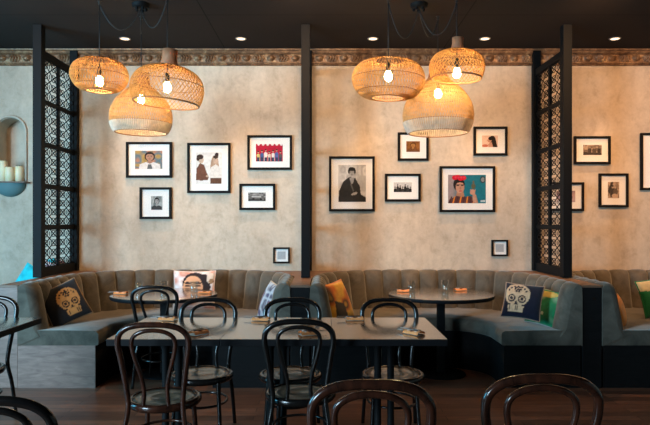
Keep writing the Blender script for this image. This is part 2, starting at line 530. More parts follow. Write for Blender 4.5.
# ------------------------------------------------------------------ booths
BH = 1.165; BR = .84; YB = WALL-.006
def upath(hw, yb, r, ns=24, na=30, nb=24, y0=FRONT):
    """U in plan from the left front, round the back, to the right front"""
    p = []
    for i in range(ns): p.append((-hw, y0+(yb-r-y0)*i/ns))
    for i in range(na): a = PI-PI/2*i/na; p.append((-hw+r+r*math.cos(a), yb-r+r*math.sin(a)))
    for i in range(nb): p.append((-hw+r+(2*hw-2*r)*i/nb, yb))
    for i in range(na): a = PI/2-PI/2*i/na; p.append((hw-r+r*math.cos(a), yb-r+r*math.sin(a)))
    for i in range(ns+1): p.append((hw, yb-r-(yb-r-y0)*i/ns))
    return p
def backrest():
    q = 2
    kw = dict(ns=110, na=150, nb=140, y0=FRONT-.006)
    mid = upath(BH-.1, YB-.1, BR-.1, **kw)
    s = [0]
    for a, c in zip(mid, mid[1:]): s.append(s[-1]+math.hypot(c[0]-a[0], c[1]-a[1]))
    NC = 22; cw = s[-1]/NC
    # profile: (distance in from the outer line, height, share of the puff)
    prof = [(.205,.44,.3),(.205,.50,1),(.185,.60,1),(.165,.70,1),(.148,.79,1),(.132,.845,.9),(.110,.880,.7),(.080,.898,.5),(.045,.900,.4),(.018,.888,.2),(.004,.860,0),(.0,.78,0),(.0,.36,0)]
    paths = [upath(BH-t, YB-t, max(.1, BR-t), **kw) for t, z, w in prof]
    N = len(mid); k = len(prof)
    vs = []
    for i in range(N):
        u = (s[i]/cw) % 1.0
        pf = max(0, 1-abs(2*u-1)**2.2)**.55
        for j, (t, z, w) in enumerate(prof):
            x, y = paths[j][i]
            a = mid[max(0, i-1)]; c = mid[min(N-1, i+1)]
            tx, ty = c[0]-a[0], c[1]-a[1]; l = math.hypot(tx, ty)
            nx, ny = ty/l, -tx/l
            g = .075*w*(pf-1)+.008*w
            vs.append((x+nx*g, y+ny*g, z+(.020*(pf-1) if 6 <= j <= 9 else 0)))
    b = MB()
    b.add(vs, [(i*k+j, i*k+j+1, (i+1)*k+j+1, (i+1)*k+j) for i in range(N-1) for j in range(k-1)], 0, True)
    b.add(vs[:k], [tuple(range(k))]); b.add(vs[-k:], [tuple(range(k))[::-1]])
    return b
IN_H, IN_Y, IN_R = .475, 5.92, .36
def ring(inner_prof, y0):
    """solid strip from the back line to the inner line of the seat; profile given as (inset from inner edge, z)"""
    N = None; b = MB()
    outer = upath(BH-.01, YB-.01, BR-.01, y0=y0)
    rows = [upath(IN_H+t, IN_Y+t, IN_R+t, y0=y0) for t, z in inner_prof]
    zs = [z for t, z in inner_prof]
    N = len(outer); k = len(rows)+2
    vs = []
    for i in range(N):
        vs.append((*outer[i], zs[0]))
        for r_, z in zip(rows, zs): vs.append((*r_[i], z))
        vs.append((*outer[i], zs[-1]))
    b.add(vs, [(i*k+j, (i+1)*k+j, (i+1)*k+j+1, i*k+j+1) for i in range(N-1) for j in range(k-1)], 0, True)
    b.add(vs[:k], [tuple(range(k))[::-1]]); b.add(vs[-k:], [tuple(range(k))])
    return b
def make_booth(label, cx):
    t = thing('banquette', label, 'booth seat', (cx, 0, 0), 0, 'channel-tufted velvet booths')
    backrest().build('backrest', M['velvet'], t)
    s = ring([(.012,.365),(.0,.375),(.0,.455),(.008,.475),(.03,.488),(.30,.494)], FRONT).build('seat', M['velvet'], t)
    w = s.modifiers.new('edge', 'BEVEL'); w.width = .012; w.segments = 3; w.limit_method = 'ANGLE'; w.angle_limit = R(50)
    ring([(.025,.0),(.025,.365)], FRONT+.012).build('plinth', M['darkplinth'], t)
    return t
BCX = (-1.4625, 1.034, 3.535)
booth = make_booth('brown-grey velvet U-shaped booth on the left, with the face-print cushion', BCX[0])
CB = list(booth.children)
for cx, lab in ((BCX[1], 'grey velvet U-shaped booth in the middle right, with navy skull cushion'), (BCX[2], 'grey velvet booth at the right edge, beyond the right screen')):
    c = copy_tree(booth); c.location = (cx, 0, 0); c['label'] = lab
    pass
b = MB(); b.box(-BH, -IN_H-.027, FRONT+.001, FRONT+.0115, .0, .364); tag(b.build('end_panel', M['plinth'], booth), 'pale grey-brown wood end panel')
# dividers between the booths with a timber ledge on top
for i, xd in enumerate((-2.712, -.2142, 2.2845)):
    lab = ('stained timber divider at the left booth end, under the left screen', 'dark timber divider between the two main booths, under the middle screen',
           'dark timber divider right of the middle booth, under the right screen')[i]
    t = thing('booth_divider', lab, 'divider', (xd, 0, 0), 0, 'dividers between the booths')
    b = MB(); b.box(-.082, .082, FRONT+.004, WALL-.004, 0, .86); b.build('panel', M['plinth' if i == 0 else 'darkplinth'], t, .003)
    b = MB()
    pl = []
    r = BR; hw = .0835
    left = [(-hw, FRONT), (-hw, YB-r)]+[(-hw-r+r*math.cos(a), YB-r+r*math.sin(a)) for a in [PI/2*k/14 for k in range(1, 15)]]
    right = [(-x, y) for x, y in left]
    if i == 0: left = [(-hw, FRONT), (-hw, YB)]
    poly = left+right[::-1]
    n = len(poly)
    b.add([(x, y, .86) for x, y in poly]+[(x, y, .878) for x, y in poly],
          [tuple(range(n)), tuple(range(2*n-1, n-1, -1))]+[(k, k+n, (k+1) % n+n, (k+1) % n) for k in range(n)])
    tag(b.build('ledge', M['ledge'], t), 'brown timber ledge')
# low bench beyond the left screen
t = thing('wall_bench', 'low velvet bench under the candle niche, left of the left screen', 'bench', (-3.8, 0, 0))
b = MB(); b.box(-.96, 1.0, 6.05, WALL-.004, .37, .49); b.build('seat', M['velvet'], t, .02, 3)
b = MB(); b.box(-.96, 1.0, 6.08, WALL-.004, 0, .37); b.build('plinth', M['plinth'], t)

# ------------------------------------------------------------------ cushions
def cushion(label, X, d, z, w, h, yaw, pitch, roll, f, thick=.075, name='cushion', fr=None, trim=None):
    """pillow centred at X, d, z; its face looks along -Y before turning"""
    n = 44
    b = MB(); b.c = []
    for side in (-1, 1):
        vs = []
        for j in range(n+1):
            for i in range(n+1):
                u, v = 2*i/n-1, 2*j/n-1
                e = max(0, (1-u**2)*(1-v**2))
                px = u*(1-.07*(1-u*u*0)*(1-v*v)*abs(u)); pz = v*(1-.07*(1-u*u)*abs(v))
                y = side*thick*e**.42 + .008*math.sin(3*u+1.3)*math.cos(2*v)
                vs.append((px*w/2, y, pz*h/2))
                g = f if side < 0 or fr is None else fr
                b.c.append(g((u+1)/2, (v+1)/2))
        fs = []
        for j in range(n):
            for i in range(n):
                a = j*(n+1)+i
                q = (a, a+1, a+n+2, a+n+1)
                fs.append(q if side < 0 else q[::-1])
        b.add(vs, fs, 0, True)
    t = thing(name, label, 'cushion', (X, d, z), 0, 'scatter cushions in the booths')
    t.rotation_mode = 'YXZ'
    t.rotation_euler = (R(pitch), R(roll), R(yaw))
    b.build('cover', M['fabric'], t)
    pts = []
    for k in range(48):
        s = k/12; q = int(s); a = (s-q)*2-1
        u, v = [(a,-1),(1,a),(-a,1),(-1,-a)][q]
        pts.append((u*(1-.07*(1-v*v)*abs(u))*w/2, .008*math.sin(3*u+1.3)*math.cos(2*v), v*(1-.07*(1-u*u)*abs(v))*h/2))
    p = MB()
    col = trim or f(.02, .02)
    p.c = []
    p.tube(pts, .006, 6, closed=True); p.c = [col]*len(p.v)
    p.build('piping', M['fabric'], t)
    return t
def skull(fabric, bone, ink, cx=.5, cy=.52, s=1.0, tint=None):
    tint = tint or bone
    sh = [E(cx, cy+.10*s, .30*s, .31*s, bone), P([(cx-.2*s,cy-.1*s),(cx+.2*s,cy-.1*s),(cx+.17*s,cy-.36*s),(cx-.17*s,cy-.36*s)], bone),
          E(cx-.125*s, cy-.01*s, .095*s, .10*s, ink), E(cx+.125*s, cy-.01*s, .095*s, .10*s, ink),
          E(cx-.125*s, cy-.01*s, .062*s, .066*s, tint), E(cx+.125*s, cy-.01*s, .062*s, .066*s, tint),
          E(cx-.125*s, cy-.01*s, .04*s, .042*s, ink), E(cx+.125*s, cy-.01*s, .04*s, .042*s, ink),
          P([(cx,cy-.06*s),(cx-.045*s,cy-.16*s),(cx+.045*s,cy-.16*s)], ink),
          P([(cx-.16*s,cy-.245*s),(cx+.16*s,cy-.245*s),(cx+.16*s,cy-.255*s),(cx-.16*s,cy-.255*s)], ink)]
    for k in range(-3, 4): sh.append(P([(cx+k*.045*s-.006,cy-.20*s),(cx+k*.045*s+.006,cy-.20*s),(cx+k*.045*s+.006,cy-.32*s),(cx+k*.045*s-.006,cy-.32*s)], ink))
    for k in range(7):
        a = PI*(.12+.76*k/6)
        sh.append(E(cx+.22*s*math.cos(a), cy+.13*s+.20*s*math.sin(a), .024*s, .03*s, ink))
    for k in range(6):
        a = PI/3*k
        sh.append(E(cx+.065*s*math.cos(a), cy+.24*s+.065*s*math.sin(a), .03*s, .03*s, ink))
    sh += [E(cx, cy+.24*s, .03*s, .03*s, ink), E(cx-.17*s, cy-.17*s, .035*s, .025*s, ink), E(cx+.17*s, cy-.17*s, .035*s, .025*s, ink)]
    return painter(fabric, sh, .15, 8)
def cpos(px, py, pm): d = D(pm); return PX(px, d), d, PZ(py, d)
cushion('black cushion with a gold decorated skull, leaning in the left booth corner', *cpos(64.5, 303.5, 110), .37, .37, 34, -22, -22,
        skull((.008,.008,.01), (.50,.24,.075), (.02,.012,.01), .60, .46, .95), .06, trim=(.30,.2,.12))
fbg = blotch([(.75,.62,.55),(.6,.25,.18),(.8,.75,.75),(.5,.2,.12)], 5, 3)
cushion('cushion printed with a large face in warm colours, behind the left round table', *cpos(194.5, 290, 96.5), .43, .40, 4, -10, 0,
        painter(fbg, [E(.52,.62,.31,.36,(.03,.02,.022)), E(.74,.56,.17,.36,(.03,.02,.022)), E(.47,.50,.25,.38,(.72,.36,.20)),
                      E(.35,.68,.11,.026,(.03,.02,.02)), E(.60,.68,.11,.026,(.03,.02,.02)), E(.35,.60,.065,.03,(.05,.03,.03)), E(.60,.60,.065,.03,(.05,.03,.03)),
                      E(.47,.46,.035,.08,(.58,.26,.14)), E(.47,.28,.09,.03,(.5,.06,.06)), E(.90,.80,.10,.14,(.72,.60,.5)), E(.92,.72,.06,.07,(.3,.18,.1))], .1), .05)
cushion('blue and white patterned cushion against the right end of the left booth', *cpos(271.5, 303, 110), .36, .36, -60, -20, 6,
        painter(blotch([(.55,.55,.55),(.015,.02,.06),(.5,.52,.55),(.02,.03,.10),(.3,.12,.12)], 6, 1), []), .06, fr=painter((.5,.34,.2), []), trim=(.5,.36,.22))
cushion('orange and gold cushion with a dark patch at the left of the middle booth', *cpos(337, 302, 110), .37, .37, 54, -20, -6,
        painter(blotch([(.62,.30,.03),(.75,.42,.05),(.55,.14,.02),(.05,.03,.02),(.7,.36,.05)], 4, 5), [P([(.1,.0),(.62,.0),(.55,.42),(.2,.55)], (.03,.02,.015))]), .06, trim=(.75,.25,.03))
cushion('navy cushion with a cream decorated skull in the middle booth corner', *cpos(522.5, 301.5, 113), .33, .33, -24, -28, 5,
        skull((.008,.009,.02), (.58,.38,.23), (.03,.02,.025), .36, .52, 1.12), .06, trim=(.34,.22,.15))
cushion('green patterned cushion tucked behind the navy skull cushion', *cpos(544.5, 307, 110.5), .36, .34, -62, -22, 3,
        painter(blotch([(.005,.14,.06),(.01,.26,.11),(.02,.20,.08),(.3,.45,.3)], 5, 2), [E(.5,.85,.4,.1,(.6,.45,.12)), E(.45,.5,.06,.06,(.6,.65,.5)), E(.6,.3,.05,.05,(.5,.6,.45))]), .06, trim=(.45,.42,.36))
cushion('green cushion with a cream top at the right edge booth', *cpos(655, 297, 102), .40, .36, 22, -14, -6,
        painter((.01,.17,.05), [P([(0,.72),(0,1),(1,1),(1,.62)], (.65,.5,.25)), E(.4,.4,.2,.15,(.02,.25,.08))]), .06)
cushion('orange cushion edge behind the left end of the right edge booth', *cpos(619, 313, 111), .30, .28, 54, -12, -8,
        painter(blotch([(.7,.25,.03),(.6,.2,.02)], 4, 8), []), .05)
tq = painter(blotch([(.01,.42,.50),(.02,.55,.62),(.01,.35,.45)], 5, 4), [])
def loose(label, px, py, pm, w, h, roll, f, yaw=0, pitch=-14):
    cushion(label, *cpos(px, py, pm), w, h, yaw, pitch, roll, f, .06)
loose('turquoise cushion tilted on the bench left of the left screen', 27, 289, 98, .30, .46, 28, tq)
loose('white and pink patterned cushion seen beside the left screen post', 43, 277, 96, .22, .34, 22, painter(blotch([(.75,.68,.66),(.7,.25,.25),(.78,.74,.72),(.3,.15,.2)], 6, 6), []))
loose('turquoise cushion seen through the left screen, near its foot', 46, 276, 93.5, .20, .36, -8, tq)
loose('red floral cushion seen through the left screen', 55, 274, 92.9, .15, .30, 4, painter(blotch([(.5,.03,.05),(.05,.12,.08),(.6,.1,.12),(.03,.2,.15)], 6, 9), []))

# ------------------------------------------------------------------ pictures
def picture(label, x0, y0, x1, y1, pr, f, res=64, yaw=0, fw=.026):
    pm = 90.45
    d = F/pm
    X0, X1, Z1, Z0 = PX(x0, d), PX(x1, d), PZ(y0, d), PZ(y1, d)
    w, h = X1-X0, Z1-Z0
    t = thing('picture_frame', label, 'picture', ((X0+X1)/2, WALL-.001, (Z0+Z1)/2), 0, 'framed pictures on the back wall')
    t.rotation_euler = (0, R(yaw), 0)
    b = MB(); a, c = w/2, h/2; k = fw if w > .3 else fw*.75
    dp = .03
    b.box(-a, a, -dp, 0, c-k, c); b.box(-a, a, -dp, 0, -c, -c+k)
    b.box(-a, -a+k, -dp, 0, -c+k, c-k); b.box(a-k, a, -dp, 0, -c+k, c-k)
    b.build('moulding', M['ebony'], t, .002)
    b = MB(); b.box(-a+k, a-k, -.012, -.004, -c+k, c-k); b.build('mount_board', M['mount'], t)
    if pr is not None:
        p0, p1, q1, q0 = PX(pr[0], d)-(X0+X1)/2, PX(pr[2], d)-(X0+X1)/2, PZ(pr[1], d)-(Z0+Z1)/2, PZ(pr[3], d)-(Z0+Z1)/2
        b = MB(); painted_rect(b, p0, p1, q0, q1, -.0132, f, res, int(res*.9)); b.build('print', M['paint'], t)
    b = MB(); b.box(-a+k, a-k, -.022, -.020, -c+k, c-k); b.build('glazing', M['glass'], t)
    return t
sk = (.42,.23,.15)
G = lambda x: (x, x*.97, x*.93)
SE = lambda x: (x, x*.72, x*.52)
picture('framed colour photo of a dark-haired person in white, upper left of the wall', 125.6, 141.8, 171.6, 177.6, (134.5,150.6,161.8,168.8),
        painter(blotch([(.12,.16,.08),(.45,.28,.08),(.10,.18,.22),(.5,.22,.12),(.16,.2,.1)], 4, 2), bust(.54,.66,.42,sk,(.03,.018,.015),(.7,.67,.64),.85)+[P([(.44,0),(.64,0),(.60,.25),(.48,.25)], (.12,.13,.13))]))
picture('framed sepia print of two people, one seated in brown, tallest left of the middle screen', 187, 142.7, 230.3, 193, (195.5,152.3,221.7,183.6),
        painter((.74,.70,.66), [E(.72,.55,.16,.36,(.42,.27,.18)), P([(.55,.0),(.98,.0),(.98,.22),(.55,.30)], (.13,.06,.035)), P([(.52,.18),(.58,.52),(.76,.62),(.96,.5),(.98,.18)], (.72,.66,.6)),
                E(.76,.74,.10,.11,(.55,.38,.27)), E(.80,.93,.07,.07,(.04,.02,.02)), E(.76,.86,.10,.055,(.05,.03,.02)),
                P([(.0,.12),(.03,.5),(.16,.66),(.32,.60),(.40,.38),(.50,.22),(.46,.12),(.2,.10)], (.16,.065,.04)), E(.20,.76,.10,.11,(.58,.40,.29)), E(.16,.86,.13,.08,(.04,.022,.018)), E(.08,.80,.06,.07,(.04,.022,.018)), E(.44,.24,.06,.03,(.55,.38,.28))], .12))
picture('small square framed dark portrait, below the white-shirt photo', 139.2, 187.2, 171.2, 219, (150.6,196,162,209.8),
        painter(blotch([(.10,.13,.13),(.4,.42,.4),(.14,.16,.16)], 4, 3), bust(.5,.62,.42,G(.34),G(.02),G(.05))))
reds = [E(.1+.17*k, .97, .05, .06, (.75,.7,.7)) for k in range(6)]
grp = []
for k, c in enumerate([(.5,.45,.15),(.05,.1,.25),(.7,.66,.6),(.6,.5,.4),(.65,.62,.6),(.08,.12,.3),(.1,.08,.08)]):
    x = .09+.137*k; h = .58+.05*((k*7) % 3-1)
    grp += [P([(x-.055,.05),(x-.06,h-.14),(x,h-.08),(x+.06,h-.14),(x+.055,.05)], c), P([(x-.045,.0),(x-.045,.24),(x+.045,.24),(x+.045,.0)], (.04,.05,.09)), E(x, h, .034, .06, (.45,.26,.18)), E(x, h+.045, .036, .035, (.03,.02,.02))]
picture('framed colour photo of a group standing before a red wall', 247.2, 135, 292, 169.7, (255.7,143.8,282.6,161.3), painter((.42,.015,.04), reds+grp))
picture('small framed black and white street photo, below the group photo', 239.2, 183.6, 275.2, 210, (248,192.5,265.5,201),
        painter(blotch([G(.03),G(.35),G(.05),G(.25)], 5, 4), [P([(0,.0),(1,.0),(1,.18),(0,.25)], G(.05)), P([(.1,.25),(.85,.22),(.9,.6),(.15,.7)], G(.12)), P([(.2,.45),(.75,.42),(.75,.58),(.2,.62)], G(.45)), E(.3,.24,.07,.1,G(.02)), E(.72,.22,.07,.1,G(.02))]))
picture('tiny black frame with a plain grey card, near the middle screen', 273, 247.4, 289.7, 263.4, (277.3,251.6,285.5,259.4), painter((.42,.43,.44), [], .05), 8)
picture('framed black and white portrait of a person in a dark shawl, right of middle screen', 329, 156.2, 374.8, 211.3, (338.4,164.7,366,201.8),
        painter(blotch([G(.55),G(.38),G(.62),G(.45)], 5, 7), [P([(.62,.25),(1,.3),(1,.7),(.70,.75)], G(.42)), P([(0,.0),(.03,.3),(.18,.55),(.40,.68),(.62,.64),(.78,.42),(.82,.2),(1,.12),(1,0)], G(.03)),
                P([(.40,.66),(.58,.66),(.54,.50),(.46,.48)], G(.30)), E(.49,.80,.105,.105,G(.33)), E(.49,.885,.125,.055,G(.02)), E(.385,.83,.03,.08,G(.02)), E(.60,.83,.03,.08,G(.02)),
                E(.45,.81,.022,.010,G(.04)), E(.535,.81,.022,.010,G(.04)), E(.45,.835,.03,.008,G(.03)), E(.535,.835,.03,.008,G(.03)), E(.49,.745,.03,.010,G(.12)), E(.58,.22,.12,.035,G(.33),14), P([(.42,.50),(.47,.52),(.57,.30),(.53,.28)], G(.10))]))
picture('small framed brown print, partly behind the largest right pendant shade', 397.9, 132.2, 428.9, 160.6, (406.5,141,420.2,151.7),
        painter(blotch([(.16,.05,.012),(.30,.12,.03),(.14,.05,.015)], 4, 5), bust(.5,.62,.4,(.42,.2,.06),(.09,.03,.01),(.16,.06,.02))))
bw = []
for k in range(7):
    x = .08+.14*k; h = .5+.12*((k*5) % 3)
    bw += [E(x, h, .04, .09, G(.12)), P([(x-.07,0),(x-.07,h-.2),(x,h-.08),(x+.07,h-.2),(x+.07,0)], G(.02+.02*(k % 2)))]
picture('small framed black and white group photo, right of the shawl portrait', 385, 173.6, 420.9, 201.5, (393.9,182.3,412,192), painter(G(.55), bw))
teal = (.015,.15,.20)
fl = [E(.18+.075*k, .90+.03*math.sin(k*2), .075, .085, (.50,.012,.03)) for k in range(4)]+[E(.20+.075*k, .91, .03, .035, (.62,.05,.08)) for k in range(4)]
st = [P([(.02+.09*k,0),(.06+.09*k,0),(.11+.085*k,.24),(.08+.085*k,.24)], (.62,.20,.03) if k % 2 else (.07,.03,.03)) for k in range(8)]
picture('large framed colour portrait of a person with red flowers in the hair on teal', 439.9, 166, 495.5, 212.1, (448.4,174.7,486.3,203.2),
        painter(lambda u, v: lerp((.30,.24,.24), teal, min(1, max(0, (u-.12)*6))), [
            E(.92,.83,.075,.12,(.03,.05,.06)), E(.92,.83,.045,.08,(.2,.22,.22)),
            E(.29,.66,.15,.24,(.015,.012,.014)), P([(.24,.42),(.40,.42),(.44,.2),(.20,.2)], (.38,.19,.12)),
            P([(0,0),(.04,.14),(.22,.26),(.42,.22),(.62,.26),(.70,.0)], (.10,.04,.04))]+st+[
            E(.315,.56,.115,.20,(.47,.25,.17)), E(.26,.62,.04,.014,(.03,.02,.02)), E(.38,.62,.04,.014,(.03,.02,.02)), E(.26,.65,.055,.012,(.02,.015,.015)), E(.38,.65,.055,.012,(.02,.015,.015)),
            E(.33,.53,.02,.05,(.36,.18,.12)), E(.33,.43,.045,.018,(.42,.04,.05)), P([(.20,.70),(.24,.80),(.40,.80),(.43,.70),(.32,.735)], (.015,.012,.014))]+fl+[
            P([(.66,.02),(.80,.0),(.74,.30),(.64,.36)], (.47,.25,.17)), E(.65,.38,.07,.085,(.50,.27,.18)), E(.61,.45,.018,.05,(.50,.27,.18),15), E(.66,.47,.018,.05,(.50,.27,.18)), E(.71,.44,.018,.05,(.50,.27,.18),-15),
            E(.67,.60,.055,.10,(.10,.10,.06)), E(.67,.73,.022,.07,(.12,.13,.08)), P([(.86,.04),(.98,.04),(.98,.12),(.86,.10)], (.5,.6,.62))]), 90)
picture('small framed photo of a dark-haired person in profile, top right of the portrait on teal', 474, 126.4, 507.8, 155.4, (482.5,135.3,498.3,146.9),
        painter((.72,.52,.42), [E(.66,.66,.20,.32,(.015,.012,.012)), P([(.55,.6),(.86,.72),(.98,.0),(.62,.0)], (.02,.015,.014)), E(.48,.60,.13,.20,(.55,.30,.20)), P([(.36,.62),(.32,.55),(.38,.50)], (.55,.30,.20)), P([(.42,.0),(.40,.25),(.5,.42),(.62,.42),(.7,.0)], (.5,.27,.19)), E(.56,.75,.16,.16,(.015,.012,.012)), E(.2,.12,.2,.12,(.5,.16,.1)), E(.42,.49,.03,.02,(.5,.08,.08))]))
picture('tiny black frame with a plain grey card, near the right screen', 492, 239.9, 508.5, 256.3, (496.2,244.2,504.3,252), painter((.42,.43,.44), [], .05), 8)
picture('framed sepia landscape photo, upper one right of the right screen', 574.5, 136, 611.2, 164, (584,144.7,602.5,154.8),
        painter(blotch([SE(.08),SE(.5),SE(.12),SE(.3)], 5, 11), [P([(0,0),(1,0),(1,.2),(0,.3)], SE(.06)), E(.35,.45,.1,.3,SE(.07)), E(.6,.42,.12,.28,SE(.1)), E(.36,.74,.05,.1,SE(.3)), E(.6,.7,.06,.1,SE(.28)), E(.85,.4,.1,.25,SE(.05))]))
picture('framed portrait-format sepia photo of two seated people, right of the right screen', 599.5, 173.3, 629, 207.2, (608.7,181.8,620,198),
        painter(blotch([SE(.45),SE(.2),SE(.55),SE(.12)], 4, 13), [P([(0,.45),(.3,1),(.5,1),(.1,.2)], SE(.05)), E(.4,.35,.22,.3,SE(.06)), E(.68,.38,.2,.28,SE(.12)), E(.42,.68,.09,.08,SE(.4)), E(.66,.66,.08,.07,SE(.42)), E(.42,.75,.1,.05,SE(.03)), E(.6,.15,.25,.12,SE(.5))]))
picture('framed photo half hidden behind the right screen', 549, 182.2, 584.6, 211, (557,190.7,576,202),
        painter(blotch([(.1,.12,.2),(.45,.3,.3),(.6,.6,.6)], 4, 15), [E(.7,.4,.15,.35,(.1,.05,.08)), E(.7,.75,.07,.12,(.4,.2,.15)), E(.35,.4,.15,.35,(.25,.05,.06)), E(.35,.75,.07,.12,(.4,.2,.15))]))
picture('large framed picture cut off by the right edge of the photo', 641.2, 132.8, 687, 190, (655.5,145,674,178),
        painter(SE(.4), bust(.5,.6,.4,SE(.45),SE(.03),SE(.1))), 30)

# ------------------------------------------------------------------ pendant lamps
def prof_fn(pts):
    c = catmull([(r, 0, z) for r, z in pts], 10)
    def f(t):
        x = t*(len(c)-1); i = min(int(x), len(c)-2); a = c[i].lerp(c[i+1], x-i)
        return a.x, a.z
    return f
def weave(f, n, twist, rad, seg=20, t0=0.0, t1=1.0, dirs=(1, -1)):
    b = MB()
    for s in dirs:
        for k in range(n):
            th = 2*PI*(k+(.5 if s < 0 else 0))/n
            pts = []
            for i in range(seg+1):
                t = t0+(t1-t0)*i/seg
                r, z = f(t); a = th+s*twist*(t-t0)
                rr = r+(.0025 if s > 0 else -.0025)
                pts.append((rr*math.cos(a), rr*math.sin(a), z))
            b.tube(pts, rad, 4, caps=False)
    return b
def hoop(b, r, z, rad, n=48):
    b.tube([(r*math.cos(2*PI*k/n), r*math.sin(2*PI*k/n), z) for k in range(n)], rad, 6, closed=True)
SHAPE = {
 'drum': [(.46,-.60),(.72,-.53),(.92,-.30),(1.0,.0),(.93,.30),(.74,.50),(.50,.585),(.40,.60)],
 'dome': [(.90,-.42),(.965,-.25),(1.0,-.02),(.95,.22),(.80,.42),(.55,.555),(.30,.62),(.22,.64)],
 'bell': [(.84,-.74),(.92,-.60),(.985,-.40),(1.0,-.16),(.93,.12),(.76,.40),(.54,.62),(.36,.76),(.26,.86)],
}
def pendant(label, kind, px, py, pm, hw_px, tilt=(0,0), canopy=None, sag=.30, bulb_z=0.0, zs=1.0):
    d = D(pm); R0 = hw_px/pm
    X, Z = PX(px, d), PZ(py, d)
    t = thing('pendant_lamp', label, 'lamp', (X, d, Z), 0, 'woven pendant lamps')
    t.rotation_euler = (0, 0, 0)
    pts = [(r*R0, z*R0*zs) for r, z in SHAPE[kind]]
    f = prof_fn(pts)
    topz = pts[-1][1]; topr = pts[-1][0]
    piv = Matrix.Rotation(R(tilt[0]), 4, 'X') @ Matrix.Rotation(R(tilt[1]), 4, 'Y')
    def put(o):
        if o.parent is t: o.matrix_local = piv
        return o
    rim = MB()
    if kind == 'drum':
        sh = put(weave(f, int(40*R0/.27)+22, .5, .0028, 26).build('shade', M['rattan'], t))
        for q in (.0, 1.0): hoop(rim, *f(q), .0055)
        for q in (.22, .43, .62, .82): hoop(rim, *f(q), .0030)
        hoop(rim, f(1.0)[0]*.55, f(1.0)[1]-.01, .003)
        rim.build('rim', M['rim'], sh)
    elif kind == 'dome':
        sh = put(weave(f, int(40*R0/.27)+6, 1.15, .0029, 28).build('shade', M['rattan'], t))
        hoop(rim, *f(0), .0065); hoop(rim, *f(.36), .0035); hoop(rim, *f(.72), .003)
        rim.build('rim', M['rim'], sh)
    else:
        tb = .235
        sh = put(weave(f, int(50*R0/.27)+24, .62, .0032, 26, tb, 1.0).build('shade', M['rattan2'], t))
        bd = weave(f, 92, 0.0, .0078, 6, 0.0, tb, dirs=(1,)).build('cord_band', M['cordband'], sh)
        tag(bd, 'band of pale vertical cords')
        hoop(rim, *f(0), .005); hoop(rim, *f(tb), .004); hoop(rim, *f(.58), .003)
        rim.build('rim', M['rim'], sh)
    if kind != 'drum':
        c = MB(); h = R0*.44 if kind == 'dome' else R0*.40
        c.lathe([(topr*1.12, topz-.012), (topr*1.12, topz), (topr*.92, topz+h*.5), (topr*.95, topz+h), (topr*.2, topz+h+.004)], 24, cap1=True)
        tag(put(c.build('cap', M['cap'], t)), 'turned wooden cap'); ctop = topz+h
    else:
        ctop = topz
    bz = bulb_z
    s = MB(); s.lathe([(.0,bz+.125),(.016,bz+.12),(.019,bz+.05),(.014,bz+.042)], 12); s.build('socket', M['cable'], t)
    u = MB(); u.lathe([(.0,bz-.045),(.018,bz-.040),(.031,bz-.022),(.034,bz-.002),(.026,bz+.022),(.014,bz+.042)], 14); u.build('bulb', M['bulb'], t)
    # cord: up to a ceiling hook, then in a slack swag across to the canopy
    c = MB()
    zc = CEIL-Z
    hook = Vector((0, 0, zc-.03))
    can = Vector((canopy[0]-X, canopy[1]-d, zc-.045))
    c.tube([(0, 0, bz+.12), (0, 0, zc-.02)], .004, 6)
    sw = []
    for i in range(25):
        q = i/24
        p = hook.lerp(can, q); p.z -= sag*4*q*(1-q)
        sw.append(p)
    c.tube(sw, .0048, 6)
    c.build('cord', M['cable'], t)
    h = MB(); h.lathe([(.0, zc-.03),(.012,zc-.03),(.012,zc-.004),(.02,zc-.001)], 10); h.build('ceiling_hook', M['cable'], t)
    return t
CAN = [(PX(141, D(114.4)), D(114.4)), (PX(419, D(114.4)), D(114.4))]
for (x, y), lab in zip(CAN, ('black round ceiling canopy of the left lamp cluster', 'black round ceiling canopy of the right lamp cluster')):
    t = thing('ceiling_canopy', lab, 'lamp mount', (x, y, CEIL), 0, 'ceiling canopies of the lamp clusters')
    b = MB(); b.lathe([(.0,-.038),(.055,-.038),(.072,-.03),(.078,-.001)], 28); b.build('plate', M['black'], t)
    for k in range(5):
        a = 2*PI*k/5+.3
        b = MB(); b.lathe([(.0,-.062),(.008,-.062),(.012,-.05),(.012,-.037)], 10, (.045*math.cos(a), .045*math.sin(a), 0)); b.build('cable_gland', M['black'], t)
pendant('small flattened round rattan pendant, leftmost of the left cluster', 'drum', 99.5, 75.3, 116, 27.6, (0, 2), CAN[0], .20, -.05, .93)
pendant('wide open-weave rattan dome pendant with wooden cap, front of the left cluster', 'dome', 167.3, 88.5, 119, 35.8, (0, 4.5), CAN[0], .20, .01)
pendant('rattan bell pendant with pale cord band, lowest of the left cluster', 'bell', 141.2, 110.5, 108, 30.0, (0, 1), CAN[0], .17, .10)
pendant('large flattened round rattan pendant, leftmost of the right cluster', 'drum', 388.3, 79.5, 117, 36.0, (0, 2), CAN[1], .28, .03, .86)
pendant('largest rattan bell pendant with pale cord band, lowest of the right cluster', 'bell', 438, 107.5, 108, 34.6, (0, 0), CAN[1], .2, .13)
pendant('small open-weave rattan dome pendant with wooden cap, right of right cluster', 'dome', 456.8, 67.0, 117, 27.0, (0, 2), CAN[1], .25, -.05)

